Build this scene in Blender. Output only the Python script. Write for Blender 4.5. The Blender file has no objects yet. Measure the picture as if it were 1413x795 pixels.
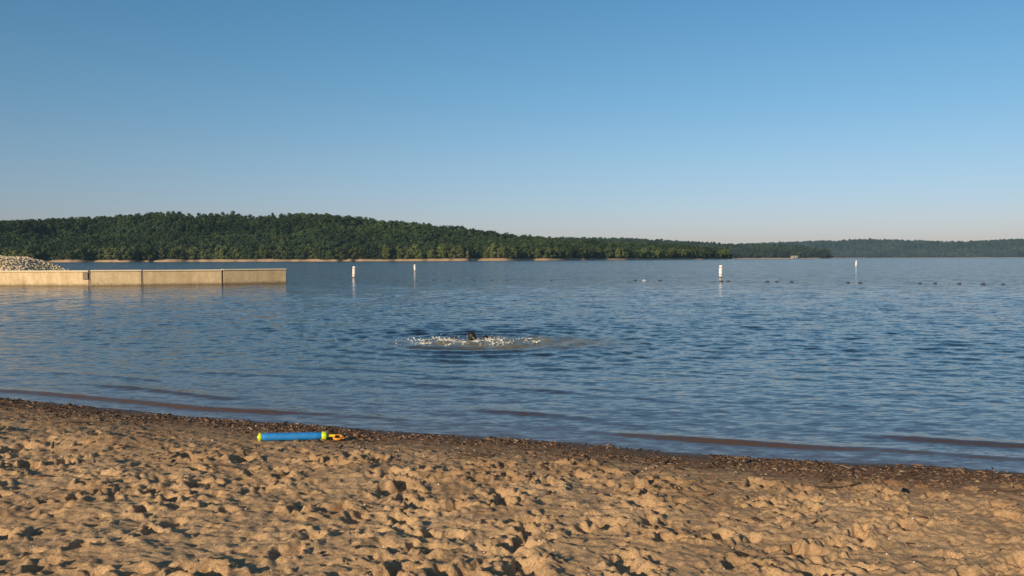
import bpy, math, random
import numpy as np
from mathutils import Vector, Matrix, Euler
rng=np.random.default_rng(7); random.seed(7)
scene=bpy.context.scene
scene.view_settings.view_transform='Standard'; scene.view_settings.look='None'; scene.view_settings.exposure=0
F=1176.0; CAMH=1.8
SUN_EL=math.radians(17); SUN_DIR=Vector((-0.52,-0.85,0)).normalized()

# ------------------------------------------------------------ helpers
_tab=rng.uniform(-1,1,(512,512))
def vnoise(x,y,off=0):
    x=np.asarray(x,float)+off*17.3; y=np.asarray(y,float)+off*31.7
    xi=np.floor(x).astype(int); yi=np.floor(y).astype(int)
    fx=x-xi; fy=y-yi
    fx=fx*fx*fx*(fx*(fx*6-15)+10); fy=fy*fy*fy*(fy*(fy*6-15)+10)
    a=_tab[xi%512,yi%512]; b=_tab[(xi+1)%512,yi%512]
    c=_tab[xi%512,(yi+1)%512]; d=_tab[(xi+1)%512,(yi+1)%512]
    return (a*(1-fx)+b*fx)*(1-fy)+(c*(1-fx)+d*fx)*fy
def smooth(a,b,x):
    t=np.clip((np.asarray(x,float)-a)/(b-a),0,1); return t*t*(3-2*t)
def mesh_from(name,co,faces,mats=(),shade=True,attrs=None):
    me=bpy.data.meshes.new(name)
    co=np.asarray(co,np.float32); faces=np.asarray(faces,np.int32)
    n=faces.shape[1]
    me.vertices.add(len(co)); me.vertices.foreach_set('co',co.ravel())
    me.loops.add(faces.size); me.loops.foreach_set('vertex_index',faces.ravel())
    me.polygons.add(len(faces)); me.polygons.foreach_set('loop_start',np.arange(0,faces.size,n,dtype=np.int32))
    try: me.polygons.foreach_set('loop_total',np.full(len(faces),n,np.int32))
    except Exception: pass
    if shade: me.polygons.foreach_set('use_smooth',np.ones(len(faces),bool))
    me.update(calc_edges=True); me.validate()
    if attrs:
        for k,v in attrs.items():
            a=me.attributes.new(k,'FLOAT','POINT'); a.data.foreach_set('value',np.asarray(v,np.float32).ravel())
    for m in mats: me.materials.append(m)
    return me
def add_obj(name,me,parent=None,loc=None):
    o=bpy.data.objects.new(name,me); scene.collection.objects.link(o)
    if parent: o.parent=parent
    if loc is not None: o.location=loc
    return o
def grid_faces(nr,nc):
    i=np.arange((nr-1)*(nc-1)); r=i//(nc-1); c=i%(nc-1); a=r*nc+c
    return np.stack([a,a+1,a+nc+1,a+nc],1)
class NT:
    def __init__(s,name):
        s.m=bpy.data.materials.new(name); s.m.use_nodes=True; s.t=s.m.node_tree
        s.b=s.t.nodes['Principled BSDF']; s.out=s.t.nodes['Material Output']
    def n(s,typ,**kw):
        nd=s.t.nodes.new(typ)
        for k,v in kw.items():
            if k.startswith('i_'):
                nd.inputs[k[2:].replace('_',' ')].default_value=v
            else: setattr(nd,k,v)
        return nd
    def l(s,a,b): s.t.links.new(a,b)
    def noise(s,vec,scale,detail=4,rough=0.55,dist=0,out='Fac'):
        nd=s.n('ShaderNodeTexNoise'); nd.inputs['Scale'].default_value=scale
        nd.inputs['Detail'].default_value=detail; nd.inputs['Roughness'].default_value=rough
        nd.inputs['Distortion'].default_value=dist
        if vec is not None: s.l(vec,nd.inputs['Vector'])
        return nd.outputs[out]
    def ramp(s,fac,stops,interp='LINEAR'):
        nd=s.n('ShaderNodeValToRGB'); cr=nd.color_ramp; cr.interpolation=interp
        while len(cr.elements)<len(stops): cr.elements.new(0.5)
        for e,(p,c) in zip(cr.elements,stops):
            e.position=p; e.color=(c[0],c[1],c[2],1) if hasattr(c,'__len__') else (c,c,c,1)
        s.l(fac,nd.inputs['Fac']); return nd.outputs['Color']
    def mix(s,fac,a,b,mode='MIX'):
        nd=s.n('ShaderNodeMix'); nd.data_type='RGBA'; nd.blend_type=mode
        for v,sock in ((fac,nd.inputs[0]),(a,nd.inputs[6]),(b,nd.inputs[7])):
            if isinstance(v,bpy.types.NodeSocket): s.l(v,sock)
            elif hasattr(v,'__len__'): sock.default_value=(v[0],v[1],v[2],1)
            else: sock.default_value=v
        return nd.outputs[2]
    def math(s,op,a,b=0.0,clamp=False):
        nd=s.n('ShaderNodeMath'); nd.operation=op; nd.use_clamp=clamp
        for v,sock in ((a,nd.inputs[0]),(b,nd.inputs[1])):
            if isinstance(v,bpy.types.NodeSocket): s.l(v,sock)
            else: sock.default_value=v
        return nd.outputs[0]
    def vmath(s,op,a,b=None,scale=None):
        nd=s.n('ShaderNodeVectorMath'); nd.operation=op
        for v,sock in ((a,nd.inputs[0]),(b,nd.inputs[1])):
            if v is None: continue
            if isinstance(v,bpy.types.NodeSocket): s.l(v,sock)
            else: sock.default_value=v
        if scale is not None:
            if isinstance(scale,bpy.types.NodeSocket): s.l(scale,nd.inputs['Scale'])
            else: nd.inputs['Scale'].default_value=scale
        return nd.outputs[0]
    def bump(s,h,strength,dist,normal=None):
        nd=s.n('ShaderNodeBump'); nd.inputs['Strength'].default_value=strength; nd.inputs['Distance'].default_value=dist
        s.l(h,nd.inputs['Height'])
        if normal: s.l(normal,nd.inputs['Normal'])
        return nd.outputs['Normal']
    def set(s,k,v):
        sock=s.b.inputs[k]
        if isinstance(v,bpy.types.NodeSocket): s.l(v,sock)
        elif hasattr(v,'__len__') : sock.default_value=(v[0],v[1],v[2],1)
        else: sock.default_value=v
def simple(name,col,rough=0.6,var=0.15,scale=8,bump=0.0):
    m=NT(name); tc=m.n('ShaderNodeTexCoord').outputs['Object']
    f=m.noise(tc,scale)
    lo=[c*(1-var) for c in col]; hi=[min(1,c*(1+var)) for c in col]
    m.set('Base Color',m.ramp(f,[(0.3,lo),(0.7,hi)])); m.set('Roughness',rough)
    if bump: m.set('Normal',m.bump(f,bump,0.02))
    return m.m

# ------------------------------------------------------------ world
w=bpy.data.worlds.new("World"); scene.world=w; w.use_nodes=True
wt=w.node_tree; bg=wt.nodes['Background']
sky=wt.nodes.new('ShaderNodeTexSky'); sky.sky_type='NISHITA'; sky.sun_disc=False
sky.sun_elevation=SUN_EL; sky.sun_rotation=math.atan2(SUN_DIR.x,SUN_DIR.y)%(2*math.pi)
sky.altitude=200; sky.air_density=1.0; sky.dust_density=0.6; sky.ozone_density=2.0
tcw=wt.nodes.new('ShaderNodeTexCoord'); sxw=wt.nodes.new('ShaderNodeSeparateXYZ'); wt.links.new(tcw.outputs['Generated'],sxw.inputs[0])
crw=wt.nodes.new('ShaderNodeValToRGB'); e=crw.color_ramp.elements
for p_,c_ in ((0.0,(.74,.72,1.05)),(0.04,(.75,.76,1.04)),(0.12,(.72,.85,1.0)),(0.20,(.63,.90,1.02)),(0.32,(.52,.91,1.04)),(1.0,(.62,.88,1.02))):
    if p_ in (0.0,): q_=e[0]
    elif p_==1.0: q_=e[len(e)-1]
    else: q_=e.new(p_)
    q_.color=(*c_,1)
wt.links.new(sxw.outputs['Z'],crw.inputs['Fac'])
mxw=wt.nodes.new('ShaderNodeVectorMath'); mxw.operation='MULTIPLY'
wt.links.new(sky.outputs[0],mxw.inputs[0]); wt.links.new(crw.outputs['Color'],mxw.inputs[1])
wt.links.new(mxw.outputs[0],bg.inputs['Color']); bg.inputs['Strength'].default_value=0.10
sl=bpy.data.lights.new('sun','SUN'); sl.energy=5.0; sl.angle=math.radians(0.5); sl.color=(1.0,0.82,0.58)
so=bpy.data.objects.new('sun',sl); scene.collection.objects.link(so)
tr=Vector((-SUN_DIR.x*math.cos(SUN_EL),-SUN_DIR.y*math.cos(SUN_EL),-math.sin(SUN_EL)))
so.rotation_mode='QUATERNION'; so.rotation_quaternion=tr.to_track_quat('-Z','Y'); so.location=(-30,-40,40)

# ------------------------------------------------------------ camera
cd=bpy.data.cameras.new('camera'); cam=bpy.data.objects.new('camera',cd); scene.collection.objects.link(cam)
cd.lens=36*F/1413; cd.sensor_width=36; cd.clip_end=20000; cd.clip_start=0.05
pitch=math.atan(40/F); roll=math.radians(0.2)
cam.matrix_world=Matrix.Translation((0,0,CAMH))@Matrix.Rotation(math.pi/2-pitch,4,'X')@Matrix.Rotation(-roll,4,'Z')
scene.camera=cam

# ------------------------------------------------------------ beach
def shoreY(X):
    Xc=np.clip(X,-10,10)
    return 8.45-0.355*np.asarray(X)+0.0045*Xc**2+0.09*vnoise(np.asarray(X)*0.55,0,3)+0.035*vnoise(np.asarray(X)*1.9,0,5)
def sdist(X,Y): return (shoreY(X)-Y)*0.942
HX0,HX1,HY0,HY1,RES=-9.5,9.5,0.5,13.0,0.01
gx=np.arange(HX0,HX1,RES); gy=np.arange(HY0,HY1,RES)
GX,GY=np.meshgrid(gx,gy)
hm=np.zeros_like(GX)
S0=sdist(GX,GY)
npits=4600
for i in range(npits):
    px=rng.uniform(HX0+.5,HX1-.5); py=rng.uniform(HY0+.5,HY1-.5)
    s=float(sdist(px,py)); 
    dens=float(smooth(0.6,1.9,s+0.5*vnoise(px*.6,py*.6,9)))
    if px<-2.2: dens*=float(smooth(1.0,2.4,s))*0.9+0.05
    if rng.random()>dens: continue
    big=rng.random()
    L=rng.uniform(0.085,0.145) if big<0.36 else rng.uniform(0.035,0.075); W=L*rng.uniform(0.42,0.85)
    d=L*rng.uniform(0.34,0.62); a=rng.normal(0.9,0.9)
    ix=int((px-HX0)/RES); iy=int((py-HY0)/RES); R=int(2.3*L/RES)
    x0,x1,y0,y1=max(ix-R,0),min(ix+R,len(gx)),max(iy-R,0),min(iy+R,len(gy))
    dx=GX[y0:y1,x0:x1]-px; dy=GY[y0:y1,x0:x1]-py
    wob=1+0.35*vnoise(dx*14,dy*14,i%50)+0.18*vnoise(dx*34,dy*34,i%43)
    u=(dx*math.cos(a)+dy*math.sin(a))/L; v=(-dx*math.sin(a)+dy*math.cos(a))/W
    q=np.sqrt(u*u+v*v)*wob
    hole=-d*(1-smooth(0.5,0.98,q))
    rim=0.40*d*np.exp(-((q-1.18)/0.22)**2)*(1+0.8*vnoise(dx*24,dy*24,i%37))
    old=hm[y0:y1,x0:x1]
    k=1-smooth(0.7,1.1,q)
    hm[y0:y1,x0:x1]=old*(1-0.7*k)+hole+rim*0.9
hm=np.where(hm<0,-0.095*np.tanh(-hm/0.095),0.048*np.tanh(hm/0.048))
rough=smooth(0.1,1.8,S0)
hm+= rough*(0.018*vnoise(GX*2.6,GY*2.6,1)+0.008*vnoise(GX*6,GY*6,2)+0.011*vnoise(GX*14,GY*14,4))
hm+= (0.25+0.75*rough)*(0.0070*vnoise(GX*27,GY*27,6)+0.0045*vnoise(GX*49,GY*49,7))
hm+= 0.005*smooth(0.0,0.3,S0)*vnoise(GX*17,GY*17,8)
def mound(x,y,sx,sy,h):
    global hm
    hm+=h*np.exp(-((GX-x)/sx)**2-((GY-y)/sy)**2)
mound(-3.7,7.6,0.75,0.30,0.09); mound(-5.2,8.0,0.7,0.35,0.07); mound(-1.0,6.5,.7,.3,.03); mound(2.6,5.2,.8,.4,.03)
def sample_hm(X,Y):
    X=np.asarray(X,float);Y=np.asarray(Y,float)
    fx=np.clip((X-HX0)/RES,0,len(gx)-1.001); fy=np.clip((Y-HY0)/RES,0,len(gy)-1.001)
    xi=fx.astype(int); yi=fy.astype(int); fx=fx-xi; fy=fy-yi
    v=(hm[yi,xi]*(1-fx)+hm[yi,xi+1]*fx)*(1-fy)+(hm[yi+1,xi]*(1-fx)+hm[yi+1,xi+1]*fx)*fy
    m=smooth(0,0.5,X-HX0)*smooth(0,0.5,HX1-X)*smooth(0,0.4,Y-HY0)*smooth(0,0.4,HY1-Y)
    return v*m
def sand_z(X,Y):
    s=sdist(X,Y)
    base=np.where(s>0,0.27*(1-np.exp(-np.maximum(s,0)/3.0))+0.004*np.maximum(s-8,0),0.09*np.maximum(s,-30))
    return base+sample_hm(X,Y)
xs=np.concatenate([-np.geomspace(60,7.6,40),np.arange(-7.5,6.2,0.0115),np.geomspace(6.3,60,45)])
ysl=[3.9]
while ysl[-1]<12.2: ysl.append(ysl[-1]+0.0095*(ysl[-1]/4.5))
ys=np.concatenate([np.linspace(-60,0,25),np.linspace(0.3,3.85,50),np.array(ysl),np.geomspace(12.4,45,40)])
X,Y=np.meshgrid(xs,ys); Z=sand_z(X,Y)
co=np.stack([X,Y,Z],-1).reshape(-1,3)
m=NT('beach_sand'); pos=m.n('ShaderNodeNewGeometry').outputs['Position']
att=m.n('ShaderNodeAttribute',attribute_name='inland').outputs['Fac']
n1=m.noise(pos,1.3,5); n2=m.noise(pos,9,6,0.65); n3=m.noise(pos,140,3,0.8); n4=m.noise(pos,55,4,0.75)
base=m.ramp(n2,[(0.3,(0.49,0.295,0.150)),(0.7,(0.70,0.455,0.245))])
base=m.mix(0.6,base,m.ramp(n1,[(0.35,(0.48,0.285,0.145)),(0.65,(0.73,0.475,0.26))]))
base=m.mix(1.0,base,m.ramp(n3,[(0.28,0.32),(0.42,0.84),(0.6,1.06),(0.74,1.5)]),'MULTIPLY')
base=m.mix(1.0,base,m.ramp(n4,[(0.3,0.55),(0.5,1.0),(0.75,1.15)]),'MULTIPLY')
ed=m.math('ADD',att,m.math('MULTIPLY',m.math('SUBTRACT',n2,0.5),1.5))
ed=m.math('ADD',ed,m.math('MULTIPLY',m.math('SUBTRACT',n1,0.5),1.0))
band=m.ramp(m.math('DIVIDE',ed,3.0,True),[(0.0,1.0),(0.15,0.92),(0.30,0.55),(0.50,0.18),(0.8,0.0)])
fleck=m.ramp(m.noise(pos,38,5,0.8),[(0.38,(0.065,0.032,0.017)),(0.52,(0.18,0.095,0.05)),(0.66,(0.44,0.27,0.14))])
base=m.mix(band,base,fleck)
wet=m.ramp(m.math('DIVIDE',m.math('ADD',att,m.math('MULTIPLY',m.math('SUBTRACT',n2,0.5),0.25)),0.5,True),[(0.0,1.0),(0.25,0.85),(0.7,0.0)])
base=m.mix(wet,base,m.mix(0.5,base,(0.035,0.02,0.012)))
m.set('Base Color',base)
rr=m.n('ShaderNodeMapRange'); m.l(wet,rr.inputs[0]); rr.inputs[3].default_value=0.92; rr.inputs[4].default_value=0.38
m.set('Roughness',rr.outputs[0]); m.set('Specular IOR Level',0.2)
nb=m.bump(n4,1.0,0.013); nb=m.bump(n3,1.0,0.005,nb); m.set('Normal',nb)
add_obj('sandy_beach',mesh_from('sandy_beach',co,grid_faces(len(ys),len(xs)),[m.m],True,{'inland':sdist(X,Y)}))

# ------------------------------------------------------------ scatter helpers
def scatter_mesh(name,base_v,base_f,P,scl,rot,mat,shade=False,jit=0.0):
    nv=len(base_v); N=len(P)
    V=np.repeat(base_v[None],N,0)
    if jit: V=V*(1+rng.uniform(-jit,jit,(N,nv,1)))
    V=V*scl[:,None,:]
    V=np.einsum('nij,nvj->nvi',rot,V)+P[:,None,:]
    Fc=(base_f[None]+ (np.arange(N)*nv)[:,None,None]).reshape(-1,base_f.shape[1])
    return mesh_from(name,V.reshape(-1,3),Fc,[mat],shade)
def rots(yaw,tilt,tdir):
    c,s=np.cos(yaw),np.sin(yaw); N=len(yaw); Z0=np.zeros(N); O=np.ones(N)
    Rz=np.stack([np.stack([c,-s,Z0],1),np.stack([s,c,Z0],1),np.stack([Z0,Z0,O],1)],1)
    ct,st=np.cos(tilt),np.sin(tilt)
    Rx=np.stack([np.stack([O,Z0,Z0],1),np.stack([Z0,ct,-st],1),np.stack([Z0,st,ct],1)],1)
    Ry=np.stack([np.stack([np.cos(tdir),Z0,np.sin(tdir)],1),np.stack([Z0,O,Z0],1),np.stack([-np.sin(tdir),Z0,np.cos(tdir)],1)],1)
    return Rz@Rx@Ry
import bmesh
def ico(sub):
    b=bmesh.new(); bmesh.ops.create_icosphere(b,subdivisions=sub,radius=1)
    b.verts.ensure_lookup_table(); v=np.array([x.co[:] for x in b.verts]); f=np.array([[q.index for q in p.verts] for p in b.faces]); b.free(); return v,f
ICO1=ico(1); ICO2=ico(2)
def island_mat(name,stops,rough=0.8):
    m=NT(name); g=m.n('ShaderNodeNewGeometry'); m.set('Base Color',m.ramp(g.outputs['Random Per Island'],stops)); m.set('Roughness',rough); return m.m
N=20000
px=rng.uniform(-8,6.5,N); s=np.abs(rng.normal(0.34,0.42,N))+0.02+ (rng.random(N)<0.16)*rng.uniform(0,3.8,N)
s*= (1+0.55*vnoise(px*0.9,0,21)); py=shoreY(px)-s/0.942
keep=vnoise(px*3,py*3,14)+0.3*rng.normal(size=N)>-0.15
px,py=px[keep],py[keep]; N=len(px)
cube_v=np.array([[-1,-1,-1],[1,-.7,-1],[1,.7,-1],[-1,1,-1],[-1,-.8,1],[1,-.5,1],[1,.5,1],[-1,.8,1]],float)
cube_f=np.array([[0,3,2,1],[4,5,6,7],[0,1,5,4],[1,2,6,5],[2,3,7,6],[3,0,4,7]])
ln=rng.lognormal(-4.4,0.5,N); wd=np.where(rng.random(N)<0.5,ln*rng.uniform(.12,.25,N),ln*rng.uniform(.3,.7,N))
sc=np.stack([ln,wd,np.minimum(wd*0.6,0.003)],1)
P=np.stack([px,py,sand_z(px,py)+0.004],1)
dm=island_mat('driftwood_bits',[(0,(0.035,0.018,0.01)),(0.5,(0.11,0.056,0.03)),(0.85,(0.22,0.13,0.07)),(1,(0.36,0.25,0.15))])
add_obj('shoreline_debris',scatter_mesh('shoreline_debris',cube_v,cube_f,P,sc,rots(rng.uniform(0,6.28,N),rng.normal(0,.35,N),rng.normal(0,.3,N)),dm,False,0.3))
N=8000
px=rng.uniform(-7.5,6.5,N); py=rng.uniform(3.5,11.5,N); k=sdist(px,py)>0.15; px,py=px[k],py[k]; N=len(px)
r=rng.lognormal(-5.5,0.42,N); sc=np.stack([r*rng.uniform(.9,1.6,N),r,r*rng.uniform(.5,.8,N)],1)
P=np.stack([px,py,sand_z(px,py)+r*0.2],1)
pm=island_mat('pebble_stone',[(0,(0.10,0.06,0.04)),(0.4,(0.28,0.18,0.11)),(0.8,(0.48,0.36,0.24)),(1,(0.72,0.62,0.50))],0.7)
add_obj('beach_pebbles',scatter_mesh('beach_pebbles',ICO1[0],ICO1[1],P,sc,rots(rng.uniform(0,6.28,N),rng.normal(0,.3,N),rng.normal(0,.3,N)),pm,False,0.25))
def tube(path,radii,seg=8,cap=True):
    path=[Vector(p) for p in path]; V=[];Fa=[]
    for i,p in enumerate(path):
        d=(path[min(i+1,len(path)-1)]-path[max(i-1,0)]).normalized()
        up=Vector((0,0,1)) if abs(d.z)<0.9 else Vector((1,0,0))
        a=d.cross(up).normalized(); b=d.cross(a)
        for j in range(seg):
            t=2*math.pi*j/seg; V.append(p+(a*math.cos(t)+b*math.sin(t))*radii[i])
    for i in range(len(path)-1):
        for j in range(seg):
            Fa.append((i*seg+j,i*seg+(j+1)%seg,(i+1)*seg+(j+1)%seg,(i+1)*seg+j))
    if cap: Fa.append(tuple(range(seg))[::-1]); Fa.append(tuple((len(path)-1)*seg+j for j in range(seg)))
    return V,Fa
def pymesh(name,parts,mat,shade=True):
    V=[];Fa=[]
    for v,f in parts:
        o=len(V); V+= [tuple(x) for x in v]; Fa+=[tuple(i+o for i in q) for q in f]
    me=bpy.data.meshes.new(name); me.from_pydata(V,[],Fa); me.update()
    if shade:
        for p in me.polygons: p.use_smooth=True
    me.materials.append(mat); return me
parts=[]
for (cx,cy,L,a) in [(-2.35,6.75,0.42,-0.5),(2.4,6.3,0.5,0.35),(0.9,5.9,.25,1.2),(-0.3,7.3,.3,.1),(3.6,6.2,.4,-.2),(1.5,7.0,.35,-.4),(-4.6,8.9,.3,.3),(-1.2,7.9,.22,-.3),(3.1,6.75,.3,.1),(0.2,7.75,.28,-.25)]:
    pts=[]
    for k in range(6):
        t=k/5-0.5; x=cx+math.cos(a)*L*t; y=cy+math.sin(a)*L*t+0.02*math.sin(k*1.7)
        pts.append((x,y,float(sand_z(x,y))+0.012))
    parts.append(tube(pts,[0.004,0.007,0.008,0.007,0.005,0.003],6))
add_obj('driftwood_sticks',pymesh('driftwood_sticks',parts,simple('stick_wood',(0.07,0.04,0.025),0.85,0.4,30)))

# ------------------------------------------------------------ water
th=np.concatenate([np.linspace(-88,-42,40)[:-1],np.linspace(-42,42,820),np.linspace(42,88,40)[1:]])*math.pi/180
rl=[2.0]
while rl[-1]<6: rl.append(rl[-1]*1.02)
while rl[-1]<150: rl.append(rl[-1]*1.0052)
while rl[-1]<9000: rl.append(rl[-1]*1.03)
rl=np.array(rl)
T,R=np.meshgrid(th,rl); X=R*np.sin(T); Y=R*np.cos(T)
off=-sdist(X,Y)
spac=R*0.0052
Zw=np.zeros_like(X)
SPX,SPY=-0.86,18.9
calm=np.exp(-(((X-0.0)/2.6)**2+((Y-18.4)/1.9)**2)**2)
gust=0.85+0.15*vnoise(X*0.12,Y*0.05,31)+0.12*vnoise(X*.4,Y*.2,32)
amp_off=0.10+0.80*smooth(0.3,12,off)
for i in range(80):
    L=math.exp(rng.uniform(math.log(0.11),math.log(1.05)))
    a=math.radians(rng.normal(78,26)); k=2*math.pi/L
    steep=0.031*(1.0 if L<0.6 else 0.55)
    A=steep/k; 
    att_=np.clip((L/spac-2.0)/2.0,0,1)
    ph=rng.uniform(0,6.28)
    wv=np.sin(k*(X*math.cos(a)+Y*math.sin(a))+ph+0.9*vnoise(X/L*0.17,Y/L*0.17,i))
    Zw+=A*att_*wv*(0.6+0.8*(0.5+0.5*vnoise(X/L*.12+5,Y/L*.12,i+90)))
Zw*=amp_off*gust
lap=np.zeros_like(X)
u=X*0.942-Y*0.335
for (o0,wid,h,f,ofs) in [(0.55,0.10,0.032,0.5,2),(1.25,0.13,0.025,0.4,8),(2.1,0.17,0.021,0.33,15),(3.1,0.22,0.018,0.3,25),(4.3,.28,0.016,.25,36),(5.8,.32,.014,.22,44)]:
    c=o0+0.22*vnoise(u*0.35,0,ofs)
    m_=smooth(-0.15,0.55,vnoise(u*f,0,ofs+3))
    d=(off-c)/wid
    lap+=h*m_*np.exp(-np.where(d<0,(d*1.6)**2,(d*0.75)**2))
Zw+=lap
rs=np.sqrt((X-SPX)**2+(Y-SPY)**2*1.0)
ring=np.exp(-(rs/4.2)**2)
chop=np.exp(-(((X+0.1)/2.2)**2+((Y-18.5)/1.3)**2)**2)
Zw=Zw*(1-0.4*calm)+ring*0.028*np.sin(rs*2*math.pi/0.72+0.5*vnoise(X,Y,59))*smooth(0.2,0.8,rs)+chop*(0.024*vnoise(X*4,Y*4,60)+0.016*vnoise(X*9,Y*9,61))
Zw=np.where(off<0.0,Zw*0.15,Zw*(0.15+0.85*smooth(0,0.5,off)))
Zw-=0.02*smooth(-0.3,-2,off)
co=np.stack([X,Y,Zw],-1).reshape(-1,3)
m=NT('lake_water'); geo=m.n('ShaderNodeNewGeometry'); pos=geo.outputs['Position']
offs=m.n('ShaderNodeAttribute',attribute_name='offshore').outputs['Fac']
churn=m.n('ShaderNodeAttribute',attribute_name='churn').outputs['Fac']
def mapped(sx,sy,rz=0):
    mp=m.n('ShaderNodeMapping'); mp.inputs['Scale'].default_value=(sx,sy,1); mp.inputs['Rotation'].default_value=(0,0,rz); m.l(pos,mp.inputs['Vector']); return mp.outputs[0]
col=m.ramp(m.math('DIVIDE',offs,14.0,True),[(0.0,(0.12,0.068,0.038)),(0.07,(0.080,0.050,0.032)),(0.28,(0.036,0.030,0.024)),(0.6,(0.014,0.016,0.018)),(1.0,(0.007,0.012,0.018))])
chn=m.math('MULTIPLY',churn,m.ramp(m.noise(mapped(1.1,1.8),1.0,5,0.65),[(0.3,0.30),(0.52,1.0)]))
col=m.mix(chn,col,(0.23,0.195,0.115))
m.set('Base Color',col); m.set('IOR',1.333)
rg=m.n('ShaderNodeMapRange'); m.l(chn,rg.inputs[0]); rg.inputs[3].default_value=0.10; rg.inputs[4].default_value=0.30; m.set('Roughness',rg.outputs[0])
def slope(sock,k):
    v=m.vmath('SUBTRACT',sock,(0.5,0.5,0.5)); v=m.vmath('MULTIPLY',v,(0.55,1.0,0.0)); return m.vmath('SCALE',v,scale=k)
def mr(a,b,c,d):
    q=m.n('ShaderNodeMapRange'); m.l(offs,q.inputs[0]); q.inputs[1].default_value=a; q.inputs[2].default_value=b; q.inputs[3].default_value=c; q.inputs[4].default_value=d; return q.outputs[0]
sA=slope(m.noise(mapped(0.9,2.2,0.12),1.0,7,0.68,0.3,'Color'),mr(4,60,0.10,1.9))
sB=slope(m.noise(mapped(5,12,-0.2),1.0,4,0.65,0.2,'Color'),m.math('ADD',mr(0,25,0.38,1.15),m.math('MULTIPLY',churn,1.1)))
gst=m.ramp(m.noise(mapped(0.015,0.06,0.1),1.0,4,0.6),[(0.3,0.84),(0.7,1.14)])
sm=m.vmath('MULTIPLY',m.vmath('ADD',sA,sB),gst)
nrm=m.vmath('NORMALIZE',m.vmath('ADD',geo.outputs['Normal'],sm))
m.set('Normal',nrm)
churnv=np.exp(-(((X-0.05)/2.35)**2+((Y-18.3)/1.35)**2)**2)
add_obj('lake_water',mesh_from('lake_water',co,grid_faces(len(rl),len(th))[:,::-1],[m.m],True,{'offshore':off,'churn':churnv}))

# ------------------------------------------------------------ forest
def leafmat(name,stops,haze_glow):
    m=NT(name); oi=m.n('ShaderNodeObjectInfo'); g=m.n('ShaderNodeNewGeometry')
    c=m.ramp(oi.outputs['Random'],stops)
    c=m.mix(1.0,c,m.ramp(g.outputs['Random Per Island'],[(0,0.65),(1,1.3)]),'MULTIPLY')
    c=m.mix(1.0,c,m.ramp(m.noise(g.outputs['Position'],0.012,3),[(0.35,0.60),(0.65,1.25)]),'MULTIPLY')
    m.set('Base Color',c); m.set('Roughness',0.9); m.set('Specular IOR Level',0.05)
    m.set('Emission Color',haze_glow[:3]); m.set('Emission Strength',haze_glow[3])  # distance haze painted into the leaves as a faint bluish glow
    return m.m
bark=simple('bark',(0.10,0.08,0.06),0.9,0.3,3)
def make_tree(name,leaf,H,Wd,nleaf,ls,conic=0.0):
    V=[];Fq=[];mi=[]
    v,f=tube([(0,0,-1),(0.1,0,H*.3),(0,0.2,H*.6),(0.1,0,H*.85)],[.35,.26,.16,.05],5,False)
    V+=[tuple(x) for x in v];Fq+=f;mi+=[1]*len(f)
    lob=[]
    for i in range(14):
        a=random.uniform(0,6.28); hz=random.uniform(.22,.85); rr=Wd*(1-conic*hz)*random.uniform(.3,.62)*(1.15-abs(hz-.5))
        c=(rr*math.cos(a),rr*math.sin(a),H*hz); lob.append((c,Wd*random.uniform(.26,.42)*(1-conic*(hz-.3))))
        v,f=tube([(0,0,H*max(hz-.22,0)),(c[0]*.5,c[1]*.5,H*(hz-.08)),c],[.12,.08,.03],4,False)
        o=len(V);V+=[tuple(x) for x in v];Fq+=[tuple(k+o for k in q) for q in f];mi+=[1]*len(f)
    lob.append(((0,0,H*.86),Wd*.42*(1-conic*.5)))
    for i in range(nleaf):
        c,r=random.choice(lob)
        d=Vector((random.gauss(0,1),random.gauss(0,1),random.gauss(0,1))).normalized()
        p=Vector(c)+Vector((d.x,d.y,d.z*.8))*r*random.uniform(.7,1.05)
        nrm=(d+Vector((random.gauss(0,.35),random.gauss(0,.35),random.gauss(0,.35)+.2))).normalized()
        a=nrm.orthogonal().normalized(); b=nrm.cross(a); s=ls*random.uniform(.6,1.3); t=random.uniform(0,6.28)
        o=len(V)
        for k in range(5):
            an=t+k*1.2566; q=s*random.uniform(.7,1.2)
            V.append(tuple(p+a*math.cos(an)*q+b*math.sin(an)*q*.8+nrm*random.uniform(-.2,.2)*s))
        Fq.append((o,o+1,o+2,o+3,o+4)); mi.append(0)
    me=bpy.data.meshes.new(name); me.from_pydata(V,[],Fq); me.update(); me.materials.append(leaf); me.materials.append(bark)
    me.polygons.foreach_set('material_index',mi); return bpy.data.objects.new(name,me)
def tree_col(name,leaf,ls,n):
    c=bpy.data.collections.new(name)
    for (H,Wd,cn) in [(17,8.0,.1),(18,7.2,.15),(15,8.5,.0),(18,6.4,.35),(15,7.0,.1)]:
        c.objects.link(make_tree('broadleaf_tree',leaf,H,Wd,n,ls,cn))
    return c
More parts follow.
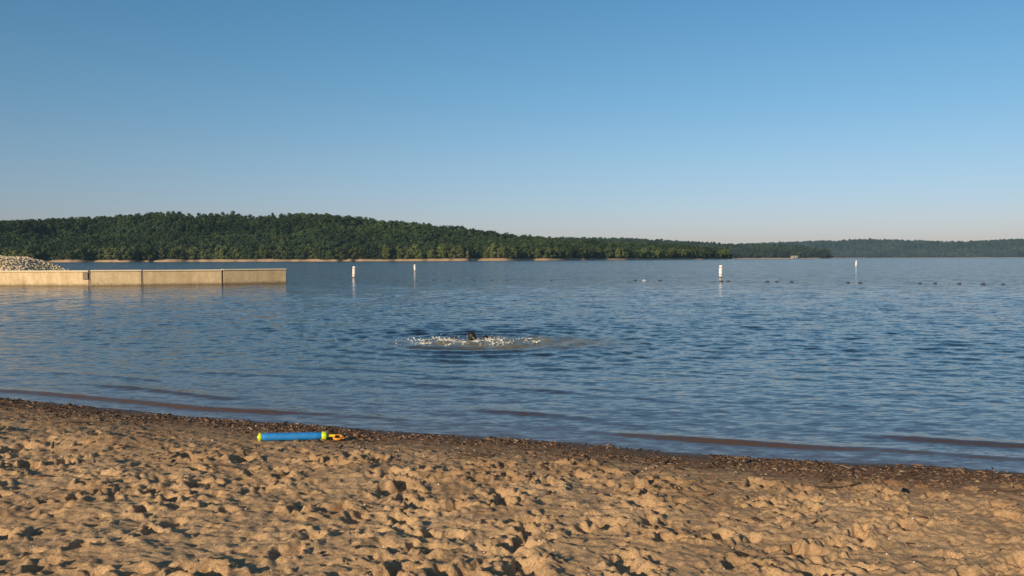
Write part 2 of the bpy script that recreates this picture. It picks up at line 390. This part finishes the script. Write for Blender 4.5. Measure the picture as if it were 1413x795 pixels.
def forest(name,pts,scl,col):
    N=len(pts); me=bpy.data.meshes.new(name); me.vertices.add(N); me.vertices.foreach_set('co',np.asarray(pts,np.float32).ravel())
    for k,v,t in (('scl',scl,'FLOAT'),('rz',rng.uniform(0,6.28,N),'FLOAT')):
        a=me.attributes.new(k,t,'POINT'); a.data.foreach_set('value',np.asarray(v,np.float32))
    a=me.attributes.new('idx','INT','POINT'); a.data.foreach_set('value',rng.integers(0,5,N).astype(np.int32))
    o=add_obj(name,me)
    g=bpy.data.node_groups.new(name,'GeometryNodeTree')
    g.interface.new_socket('Geometry',in_out='INPUT',socket_type='NodeSocketGeometry'); g.interface.new_socket('Geometry',in_out='OUTPUT',socket_type='NodeSocketGeometry')
    gi=g.nodes.new('NodeGroupInput'); go=g.nodes.new('NodeGroupOutput')
    ip=g.nodes.new('GeometryNodeInstanceOnPoints'); ci=g.nodes.new('GeometryNodeCollectionInfo')
    ci.inputs['Collection'].default_value=col; ci.inputs['Separate Children'].default_value=True; ci.inputs['Reset Children'].default_value=True
    ip.inputs['Pick Instance'].default_value=True
    def na(nm,t):
        q=g.nodes.new('GeometryNodeInputNamedAttribute'); q.data_type=t; q.inputs['Name'].default_value=nm; return q.outputs['Attribute']
    cx=g.nodes.new('ShaderNodeCombineXYZ'); g.links.new(na('rz','FLOAT'),cx.inputs['Z'])
    g.links.new(gi.outputs[0],ip.inputs['Points']); g.links.new(ci.outputs[0],ip.inputs['Instance'])
    g.links.new(na('idx','INT'),ip.inputs['Instance Index']); g.links.new(cx.outputs[0],ip.inputs['Rotation']); g.links.new(na('scl','FLOAT'),ip.inputs['Scale'])
    g.links.new(ip.outputs[0],go.inputs[0])
    o.modifiers.new('scatter','NODES').node_group=g
    return o
def hillmat(name,green,bank,haze_glow):
    m=NT(name); g=m.n('ShaderNodeNewGeometry'); sx=m.n('ShaderNodeSeparateXYZ'); m.l(g.outputs['Position'],sx.inputs[0])
    nz=m.noise(g.outputs['Position'],0.02,4)
    z=m.math('ADD',sx.outputs['Z'],m.math('MULTIPLY',m.math('SUBTRACT',nz,0.5),5.0))
    f=m.ramp(m.math('DIVIDE',z,6.0,True),[(0.30,1.0),(0.45,0.0)])
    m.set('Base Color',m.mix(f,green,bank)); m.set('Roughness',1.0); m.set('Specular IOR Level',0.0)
    m.set('Emission Color',haze_glow[:3]); m.set('Emission Strength',haze_glow[3])  # hill ground glows faintly too, standing in for hazy air
    return m.m
def hill(name,fname,ctl,treeh,col,mat,spacing,tscl,px0,px1,colF=None):
    c=np.array(ctl,float)
    def fn(b,j): return np.interp(b,c[:,0],c[:,j])
    def zt(b,d):
        D=fn(b,2); top=np.maximum(fn(b,3)/F*(fn(b,1)+D)+1.8-treeh,1.5)
        t=d/D
        prof=np.where(t<1,np.sin(np.clip(t,0,1)*math.pi/2)**1.5,1-0.3*np.clip(t-1,0,1))
        Xw=(b-706)/F*(fn(b,1)+d)
        und=1+(0.38*vnoise(Xw/110,d/150,41)+0.2*vnoise(Xw/48,d/60,43)-0.10)*np.sin(np.clip(t,0,1)*math.pi)
        bank=np.minimum(2.6,d*0.45-0.6)
        cap=fn(b,3)/F*(fn(b,1)+d)+1.8-treeh-1.0
        z=bank+(top-2)*np.clip(prof,0,1.2)*und
        return np.where(t<0.97,np.minimum(z,np.maximum(cap,bank+0.3)),z)
    def xy(b,d):
        Yw=fn(b,1)+d+ 18*vnoise(b/35.,0,47)+7*vnoise(b/9.,0,48); return (b-706)/F*Yw,Yw
    bs=np.linspace(c[0,0],c[-1,0],520); ts=np.concatenate([[-0.02,0,0.004,0.008,0.012,0.02,0.03],np.linspace(0.05,1.7,50)])
    B,Tt=np.meshgrid(bs,ts); D=Tt*fn(B,2); Xh,Yh=xy(B,D); Zh=zt(B,D)
    add_obj(name,mesh_from(name,np.stack([Xh,Yh,Zh],-1).reshape(-1,3),grid_faces(len(ts),len(bs)),[mat]))
    pts=[];sc=[];fr=[]
    dmax=1.12
    d=9.0
    while d<fn(700,2)*dmax+50:
        b=px0
        row=spacing*(0.8 if d<30 else 1.0)
        while b<px1:
            Dd=float(fn(b,2))
            yy=float(fn(b,1))+d
            if d<Dd*dmax:
                bj=b+random.uniform(-.5,.5)*row/yy*F; dj=d+random.uniform(-.45,.45)*row
                x_,y_=xy(bj,dj); pts.append((float(x_),float(y_),float(zt(np.array(bj),np.array(dj)))-1.5))
                sc.append(tscl*random.uniform(.72,1.12)*(random.uniform(.75,1.1) if d<14 else 1)); fr.append(d<24 and vnoise(bj/6,0,55)+random.uniform(-.5,.5)>-.3)
            b+=row/yy*F
        d+=row*0.95
    pts=np.array(pts);sc=np.array(sc);fr=np.array(fr)
    if colF is None: forest(fname,pts,sc,col)
    else: forest(fname,pts[~fr],sc[~fr],col); forest('shoreline_trees',pts[fr],sc[fr],colF)
    return len(pts)
hzGlowA=(0.26,0.40,0.52,0.042); hzGlowB=(0.28,0.42,0.58,0.085); hzGlowC=(0.29,0.43,0.62,0.15)  # painted aerial haze per hill: emission colour and strength, no real air
gA=[(0,(0.028,0.048,0.021)),(.5,(0.040,0.063,0.026)),(.85,(0.056,0.080,0.030)),(1,(0.082,0.098,0.036))]
gF=[(0,(0.062,0.086,0.026)),(1,(0.122,0.134,0.042))]
gB=[(0,(0.025,0.044,0.024)),(1,(0.046,0.069,0.034))]
cA=tree_col('trees_a',leafmat('foliage_a',gA,hzGlowA),0.75,800)
cF=tree_col('trees_f',leafmat('foliage_f',gF,hzGlowA),0.75,800)
cB=tree_col('trees_b',leafmat('foliage_b',gB,hzGlowB),1.1,400)
cC=tree_col('trees_c',leafmat('foliage_c',gB,hzGlowC),1.5,220)
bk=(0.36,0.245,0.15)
n1_=hill('forested_hill','forest_trees',[(-420,880,400,45),(0,930,400,51),(100,930,400,56),(170,920,400,59),(250,920,400,67),(350,900,400,63),(420,890,400,61.5),(500,880,380,55.5),(560,880,350,48),(640,870,320,41),(700,900,280,31.5),(760,960,220,25),(850,1100,160,20),(940,1300,110,16),(1010,1500,60,12)],9,cA,hillmat('hill_ground_a',(0.025,0.038,0.018),bk,hzGlowA),8.2,0.85,-140,1004,cF)
n2_=hill('wooded_ridge','forest_trees',[(560,1900,400,20),(640,1900,400,27),(720,1900,400,29),(800,1900,400,27),(850,1900,400,26.5),(900,1900,400,24),(960,1950,350,21),(1010,2050,300,18),(1060,2100,250,18),(1100,2100,200,17),(1130,2150,120,12),(1150,2200,60,9)],13,cB,hillmat('hill_ground_b',(0.025,0.04,0.02),bk,hzGlowB),13,1.1,600,1145)
n3_=hill('distant_hills','forest_trees',[(930,3300,700,14),(1000,3300,700,17),(1060,3300,700,20),(1130,3300,700,22),(1200,3300,700,24.5),(1240,3300,700,23.5),(1290,3250,700,21),(1330,3200,700,20.5),(1413,3200,700,24),(1600,3200,700,24),(1900,3200,700,24)],14,cC,hillmat('hill_ground_c',(0.025,0.04,0.025),(0.25,0.2,0.14),hzGlowC),19,1.25,950,1560)
print('TREES',n1_,n2_,n3_)

bh=bpy.data.objects.new('boathouse',None); scene.collection.objects.link(bh); bh.location=(690,2085,1.0)
white=simple('painted_wood',(0.55,0.51,0.44),0.7); roofm=simple('roof_metal',(0.3,0.27,0.24),0.6)
def box(name,sx,sy,sz,loc,mat,parent,bev=0.0):
    b=bmesh.new(); bmesh.ops.create_cube(b,size=1); bmesh.ops.scale(b,vec=(sx,sy,sz),verts=b.verts)
    if bev: bmesh.ops.bevel(b,geom=b.edges[:],offset=bev,segments=2,affect='EDGES')
    me=bpy.data.meshes.new(name); b.to_mesh(me); b.free(); me.materials.append(mat); return add_obj(name,me,parent,loc)
box('walls',14,8,4,(0,0,2.0),white,bh)
rf=bpy.data.meshes.new('roof'); rf.from_pydata([(-8,-5,4),(8,-5,4),(8,5,4),(-8,5,4),(-8,0,6.5),(8,0,6.5)],[],[(0,1,5,4),(2,3,4,5),(0,4,3),(1,2,5),(0,3,2,1)]); rf.materials.append(roofm); add_obj('roof',rf,bh)
dk=simple('dark_opening',(0.03,0.03,0.03))
for i in (-4,0,4): box('door_%d'%(i+5),2.6,0.2,3.0,(i,-4.05,1.6),dk,bh)

# ------------------------------------------------------------ breakwater wall
m=NT('weathered_concrete'); tc=m.n('ShaderNodeTexCoord').outputs['Object']; sx=m.n('ShaderNodeSeparateXYZ'); m.l(tc,sx.inputs[0])
a=m.noise(tc,0.9,6,0.65); b_=m.noise(tc,7,5,0.7)
mp=m.n('ShaderNodeMapping'); mp.inputs['Scale'].default_value=(2.5,2.5,0.25); m.l(tc,mp.inputs['Vector'])
st=m.noise(mp.outputs[0],1.0,5,0.7)
c=m.ramp(a,[(0.3,(0.50,0.36,0.20)),(0.7,(0.70,0.53,0.32))]); c=m.mix(1.0,c,m.ramp(st,[(0.3,0.76),(0.55,1.0)]),'MULTIPLY'); c=m.mix(1.0,c,m.ramp(b_,[(0.3,0.82),(0.6,1.05)]),'MULTIPLY')
wetl=m.ramp(m.math('ADD',sx.outputs['Z'],m.math('MULTIPLY',m.math('SUBTRACT',b_,.5),.25)),[(0.06,0.42),(0.14,0.8),(0.24,1.0)])
c=m.mix(1.0,c,wetl,'MULTIPLY')
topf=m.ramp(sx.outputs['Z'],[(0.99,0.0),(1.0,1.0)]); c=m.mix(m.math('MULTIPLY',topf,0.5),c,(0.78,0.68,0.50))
m.set('Base Color',c); m.set('Roughness',0.9); m.set('Normal',m.bump(b_,0.4,0.03)); conc=m.m
wall=bpy.data.objects.new('concrete_breakwater_wall',None); scene.collection.objects.link(wall)
pts=[(-75,62.5),(-48,61.2),(-36.6,60.6),(-29.6,59.9),(-26.4,60.9),(-21.5,63.2),(-17.6,66.2)]
TH=0.45
for i in range(len(pts)-1):
    p=Vector(pts[i]);q=Vector(pts[i+1]); d=(q-p); L=d.length; mid=(p+q)/2; ang=math.atan2(d.y,d.x)
    b=bmesh.new(); bmesh.ops.create_cube(b,size=1); bmesh.ops.scale(b,vec=(L-0.07,TH,2.6),verts=b.verts)
    bmesh.ops.bevel(b,geom=b.edges[:],offset=0.03,segments=2,affect='EDGES')
    bmesh.ops.translate(b,vec=(0,0,-0.3),verts=b.verts)
    bmesh.ops.rotate(b,cent=(0,0,0),matrix=Matrix.Rotation(ang,3,'Z'),verts=b.verts)
    bmesh.ops.translate(b,vec=(mid.x,mid.y,0.02*(i%2)),verts=b.verts)
    me=bpy.data.meshes.new('panel'); b.to_mesh(me); b.free(); me.materials.append(conc); add_obj('panel_%d'%(i+1),me,wall)
    b=bmesh.new(); bmesh.ops.create_cube(b,size=1); bmesh.ops.scale(b,vec=(L-0.03,TH+0.14,0.10),verts=b.verts)
    bmesh.ops.bevel(b,geom=b.edges[:],offset=0.015,segments=1,affect='EDGES')
    bmesh.ops.rotate(b,cent=(0,0,0),matrix=Matrix.Rotation(ang,3,'Z'),verts=b.verts)
    bmesh.ops.translate(b,vec=(mid.x,mid.y,1.056+0.02*(i%2)),verts=b.verts)
    me=bpy.data.meshes.new('coping'); b.to_mesh(me); b.free(); me.materials.append(conc); add_obj('coping_%d'%(i+1),me,wall)
    if i<len(pts)-2:
        box('joint_post_%d'%(i+1),0.16,TH*0.8,1.9,(q.x,q.y,0.0),simple('joint_dark',(0.16,0.12,0.08)) if i==0 else bpy.data.materials['joint_dark'],wall)
box('sign_plate',0.35,0.04,0.5,(-29.85,59.62,0.72),bpy.data.materials['joint_dark'],wall)
def pile_h(x,y):
    return 0.55+1.85*smooth(-34.0,-41.5,x)*smooth(-0.5,4.5,y-61.5)+0.10*vnoise(x*.6,y*.6,70)
gxs=np.linspace(-80,-32.5,120); gys=np.linspace(61.6,74,40); A_,B_=np.meshgrid(gxs,gys)
Zr=pile_h(A_,B_)-0.28-2.2*smooth(70.5,74,B_)-1.6*smooth(-36,-32.5,A_)
rk=island_mat('limestone_rock',[(0,(0.52,0.38,0.22)),(0.5,(0.64,0.49,0.31)),(1,(0.76,0.61,0.41))],0.9)
rp=bpy.data.objects.new('riprap_rock_pile',None); scene.collection.objects.link(rp)
add_obj('rubble_core',mesh_from('rubble_core',np.stack([A_,B_,Zr],-1).reshape(-1,3),grid_faces(40,120),[simple('rubble',(0.60,0.45,0.27),0.95,.2,2)]),rp)
N=13000; x_=rng.uniform(-70,-33.0,N); y_=rng.uniform(61.6,71.5,N); r_=rng.uniform(.05,.14,N)
P=np.stack([x_,y_,pile_h(x_,y_)-0.31-1.6*smooth(-36,-32.5,x_)+rng.uniform(0,.05,N)],1)
add_obj('rocks',scatter_mesh('rocks',ICO1[0],ICO1[1],P,np.stack([r_*rng.uniform(.8,1.5,N),r_,r_*rng.uniform(.5,.8,N)],1),rots(rng.uniform(0,6.28,N),rng.normal(0,.4,N),rng.normal(0,.4,N)),rk,False,0.28),rp)

# ------------------------------------------------------------ buoys
bw=simple('buoy_white_plastic',(0.80,0.78,0.74),0.4,0.06,6); bo=simple('buoy_orange_band',(0.75,0.16,0.03),0.5,0.1,6); bd=simple('buoy_waterline_grime',(0.10,0.09,0.06),0.7,0.3,12)
def lathe(prof,seg=28):
    V=[];Fa=[]
    for r,z in prof:
        for j in range(seg):
            t=2*math.pi*j/seg; V.append((r*math.cos(t),r*math.sin(t),z))
    for i in range(len(prof)-1):
        for j in range(seg): Fa.append((i*seg+j,i*seg+(j+1)%seg,(i+1)*seg+(j+1)%seg,(i+1)*seg+j))
    return V,Fa
def buoy(x,y,h,tilt):
    e=bpy.data.objects.new('swim_area_buoy',None); scene.collection.objects.link(e); e.location=(x,y,0); e.rotation_euler=(tilt*.5,tilt,0.25)
    r=0.155
    add_obj('body',pymesh('body',[lathe([(0.001,-.6),(r*.9,-.58),(r,-.5),(r,0.10)])],bd),e)
    add_obj('tube',pymesh('tube',[lathe([(r,0.10),(r,h-.14),(r*.97,h-.07),(r*.8,h-.02),(r*.45,h),(0.001,h+.005)])],bw),e)
    for k,z in enumerate((h*.24,h*.80)):
        add_obj('band_%d'%(k+1),pymesh('band',[lathe([(r+.001,z-.04),(r+.005,z-.035),(r+.005,z+.035),(r+.001,z+.04)])],bo),e)
    V=[];Fa=[]; zc=h*.54
    outer=[(0,.17),(.13,0),(0,-.17),(-.13,0)]; inner=[(a*.58,b*.58) for a,b in outer]
    for (a,b) in outer+inner:
        t=a/r; V.append(((r+.006)*math.sin(t),-(r+.006)*math.cos(t),zc+b))
    for k in range(4): Fa.append((k,(k+1)%4,4+(k+1)%4,4+k))
    add_obj('diamond_mark',pymesh('diamond',[(V,Fa)],bo,False),e)
    add_obj('top_eye',pymesh('eye',[tube([(0.04*math.cos(t),0,h+.03+.04*math.sin(t)) for t in np.linspace(0,math.pi,7)],[.008]*7,6)],bd),e)
buoy(-15.9,85.7,1.12,0.03); buoy(-14.9,131,1.0,-0.04); buoy(19.7,80.5,1.15,0.02); buoy(69.0,171,1.25,0.05)

fl=bpy.data.objects.new('swim_float_line',None); scene.collection.objects.link(fl)
ctl=[(-19.4,73.5),(-8,73),(4,71),(13,68),(19,64.5),(24,61),(29,58),(34,55.5),(42,50)]
cx=np.array([c[0] for c in ctl]); cy=np.array([c[1] for c in ctl])
xx=np.arange(-18,42,0.25); rope=[(x,float(np.interp(x,cx,cy))+0.15*math.sin(x*.7),-0.01+0.01*math.sin(x*3)) for x in xx]
dkm=simple('float_dark',(0.05,0.045,0.045),0.5); wtm=simple('float_white',(0.5,0.48,0.45),0.5)
add_obj('rope',pymesh('rope',[tube(rope,[0.009]*len(rope),5)],dkm),fl)
dp=[];wp=[]
FX=[-9.8,-8.2,-6.7,-5.3,-3.2,-1.7,-.4,3.3,10.0,10.7,11.9,16.2,16.7,19.3,19.9,20.8,24.0,24.7,28.1,28.9,30.2,31.4,32.4,33.6,35,36.4]
for n_,x in enumerate(FX):
    y=float(np.interp(x,cx,cy))+0.15*math.sin(x*.7); L=random.uniform(.08,.13)*(0.85 if x<9 else 1.2); h_=.05 if x<9 else .065
    v,f=tube([(x-L,y,.02),(x-L*.7,y,.025),(x+L*.7,y,.025),(x+L,y,.02)],[h_*.6,h_,h_,h_*.6],10)
    (wp if n_==9 else dp).append((v,f))
add_obj('floats_dark',pymesh('fd',dp,dkm),fl); add_obj('floats_white',pymesh('fw',wp,wtm),fl)

# ------------------------------------------------------------ water blaster toy
toy=bpy.data.objects.new('toy_water_blaster',None); scene.collection.objects.link(toy)
A=Vector((-2.40,7.97,0)); B=Vector((-1.77,8.11,0))
def gz(v): return float(np.mean([sand_z(v.x+dx,v.y+dy) for dx in (-.04,0,.04) for dy in (-.04,0,.04)]))
A.z=gz(A)+0.040; B.z=gz(B)+0.042
ax=(B-A).normalized(); LT=(B-A).length
q=ax.to_track_quat('X','Z'); toy.rotation_mode='QUATERNION'; toy.rotation_quaternion=q; toy.location=A
blue=simple('blue_foam',(0.012,0.19,0.50),0.7,0.10,20,0.2); lime=simple('lime_plastic',(0.55,0.66,0.03),0.35,0.05,10); orange=simple('orange_plastic',(0.75,0.30,0.03),0.45,0.1,10); yel=simple('yellow_plastic',(0.80,0.60,0.03),0.4,.06,10)
def lx(prof,seg=28,oy=0,oz=0):
    v,f=lathe(prof,seg); return [(z,-y+oy,x+oz) for x,y,z in v],f
add_obj('foam_barrel',pymesh('barrel',[lx([(.001,.035),(.032,.035),(.036,.040),(.037,.10),(.037,LT-.12),(.036,LT-.055),(.032,LT-.05),(.001,LT-.05)])],blue),toy)
add_obj('nozzle_cap',pymesh('cap',[lx([(.001,-.004),(.014,-.003),(.015,.006),(.036,.008),(.040,.014),(.040,.036),(.034,.040)])],lime),toy)
add_obj('rear_collar',pymesh('collar',[lx([(.034,LT-.058),(.041,LT-.052),(.041,LT-.018),(.036,LT-.010),(.016,LT-.008),(.016,LT)])],lime),toy)
add_obj('plunger_rod',pymesh('rod',[lx([(.012,LT-.01),(.012,LT+.07)])],yel),toy)
hp=[(LT+.06,-.045,-.02),(LT+.075,-.06,-.022),(LT+.11,-.06,-.022),(LT+.14,-.02,-.018),(LT+.14,.03,-.015),(LT+.11,.06,-.01),(LT+.075,.055,-.008),(LT+.06,.03,-.008),(LT+.058,-.01,-.012),(LT+.06,-.045,-.02)]
add_obj('pull_handle',pymesh('handle',[tube(hp,[.011]*len(hp),10)],orange),toy)
cord=[(LT+.1,-.03,-.02)]
for k in range(14): cord.append((LT+.11+.006*k+.02*math.sin(k*1.3),-.03-.05*math.cos(k*.8)+.03,-.022+.006*math.sin(k)))
add_obj('wrist_cord',pymesh('cord',[tube(cord,[.006]*len(cord),7)],orange),toy)

# ------------------------------------------------------------ swimmer
sw=bpy.data.objects.new('swimmer',None); scene.collection.objects.link(sw); sw.location=(-0.90,19.0,0.05); sw.rotation_euler=(0,0,-0.75)
J=[];E=[];Rr=[]
def jv(p,r,par=None):
    J.append(p);Rr.append(r)
    if par is not None:E.append((par,len(J)-1))
    return len(J)-1
pel=jv((.62,0,-.24),.15); wai=jv((.42,0,-.20),.125,pel); ch=jv((.22,0,-.15),.15,wai); nk=jv((.08,0,-.03),.062,ch); hd0=jv((.02,0,.02),.075,nk)
for sgn in (-1,1):
    sh=jv((.14,.17*sgn,-.10),.062,ch)
    if sgn>0: el=jv((.17,.30,.03),.045,sh); wr=jv((.05,.36,-.11),.032,el); pa=jv((.0,.37,-.17),.036,wr); dirn=(-1,0,-.6)
    else: el=jv((.02,-.24,-.28),.045,sh); wr=jv((.16,-.25,-.48),.032,el); pa=jv((.20,-.25,-.55),.036,wr); dirn=(.3,0,-1)
    for k in range(5):
        o=(k-2)*.017; ln_=(.05,.075,.082,.076,.06)[k]
        f1=jv((J[pa][0]+dirn[0]*.045,J[pa][1]+o,J[pa][2]+dirn[2]*.045),.009,pa); jv((J[f1][0]+dirn[0]*ln_,J[f1][1]+o*.6,J[f1][2]+dirn[2]*ln_-.01),.007,f1)
    hp_=jv((.68,.10*sgn,-.26),.095,pel); kn=jv((1.05,.13*sgn,-.36+.05*sgn),.062,hp_); an=jv((1.42,.12*sgn,-.28+.08*sgn),.04,kn); jv((1.58,.12*sgn,-.31+.08*sgn),.028,an)
me=bpy.data.meshes.new('body'); me.from_pydata(J,E,[]); me.update()
body=add_obj('body',me,sw); sk=body.modifiers.new('skin','SKIN'); 
for i,sv in enumerate(me.skin_vertices[0].data): sv.radius=(Rr[i],Rr[i]); sv.use_root=(i==0)
ss=body.modifiers.new('sub','SUBSURF'); ss.levels=2; ss.render_levels=2
me.materials.append(simple('wet_dark_rash_guard',(0.012,0.012,0.016),0.5))
skin=simple('skin',(0.30,0.17,0.11),0.45); hair=simple('wet_black_hair',(0.008,0.007,0.007),0.5,0.3,60,0.5)
v,f=ICO2; hv=v.copy(); hv[:,0]*=.10; hv[:,1]*=.078; hv[:,2]*=.10
hv[:,0]-=0.02*(v[:,0]<-.5)*(v[:,2]<-.1); 
add_obj('head',mesh_from('head',hv,f,[skin]),sw,(-.03,0,.025))
k=v.copy(); hh=k*np.array([.112,.092,.110]); lowf=(k[:,0]<-.5)&(k[:,2]<.25); hh[lowf]*=.8
hh*=1+0.05*vnoise(k[:,0]*5,k[:,1]*5+k[:,2]*3,80)[:,None]
add_obj('hair',mesh_from('hair',hh,f,[hair]),sw,(-.018,0,.032))
nv,nf=ICO1
for nm,p,s_ in (('nose',(-.135,0,.0),(.018,.013,.022)),('ear_1',(-.02,-.082,.01),(.016,.009,.026)),('ear_2',(-.02,.082,.01),(.016,.009,.026)),('mouth',(-.127,0,-.035),(.008,.022,.006)),('eye_1',(-.12,-.03,.025),(.01,.012,.008)),('eye_2',(-.12,.03,.025),(.01,.012,.008))):
    add_obj(nm,mesh_from(nm,nv*np.array(s_),nf,[skin if nm=='nose' else hair]),sw,p)

# splash
m=NT('splash_foam'); m.set('Roughness',0.25)
nn=m.noise(m.n('ShaderNodeTexCoord').outputs['Object'],6,3); m.set('Base Color',m.ramp(nn,[(.3,(.42,.39,.33)),(.7,(.82,.81,.78))])); fo=m.m
spl=bpy.data.objects.new('water_splash',None); scene.collection.objects.link(spl)
def foam_xy(N):
    s=rng.random(N)
    x=np.where(s<.45,rng.normal(-1.5,.36,N),np.where(s<.8,rng.normal(-.42,.24,N),rng.uniform(-2.6,.7,N)))
    y=18.45+rng.normal(0,.36,N)-.12*(s>.5)
    k=vnoise(x*4,y*3,91)+.25*rng.normal(size=N)>0.18
    return x[k],y[k]
x_,y_=foam_xy(1300); N=len(x_); r_=rng.lognormal(-5.2,.45,N)
zz=np.abs(rng.normal(0,.04,N))+.01
add_obj('droplets',scatter_mesh('droplets',ICO1[0],ICO1[1],np.stack([x_,y_,zz],1),np.stack([r_*rng.uniform(1,2.2,N),r_,r_*rng.uniform(.7,1.6,N)],1),rots(rng.uniform(0,6.28,N),rng.normal(0,.6,N),rng.normal(0,.6,N)),fo,True,.25),spl)
x_,y_=foam_xy(420); N=len(x_); r_=rng.uniform(.010,.024,N)
P=np.stack([x_,y_,rng.uniform(0.006,.03,N)],1)
add_obj('foam_crests',scatter_mesh('foam_crests',ICO1[0],ICO1[1],P,np.stack([r_*rng.uniform(1.2,3.6,N),r_*.6,r_*rng.uniform(.3,.9,N)],1),rots(rng.normal(0,.5,N),rng.normal(0,.4,N),rng.normal(0,.4,N)),fo,True,.35),spl)
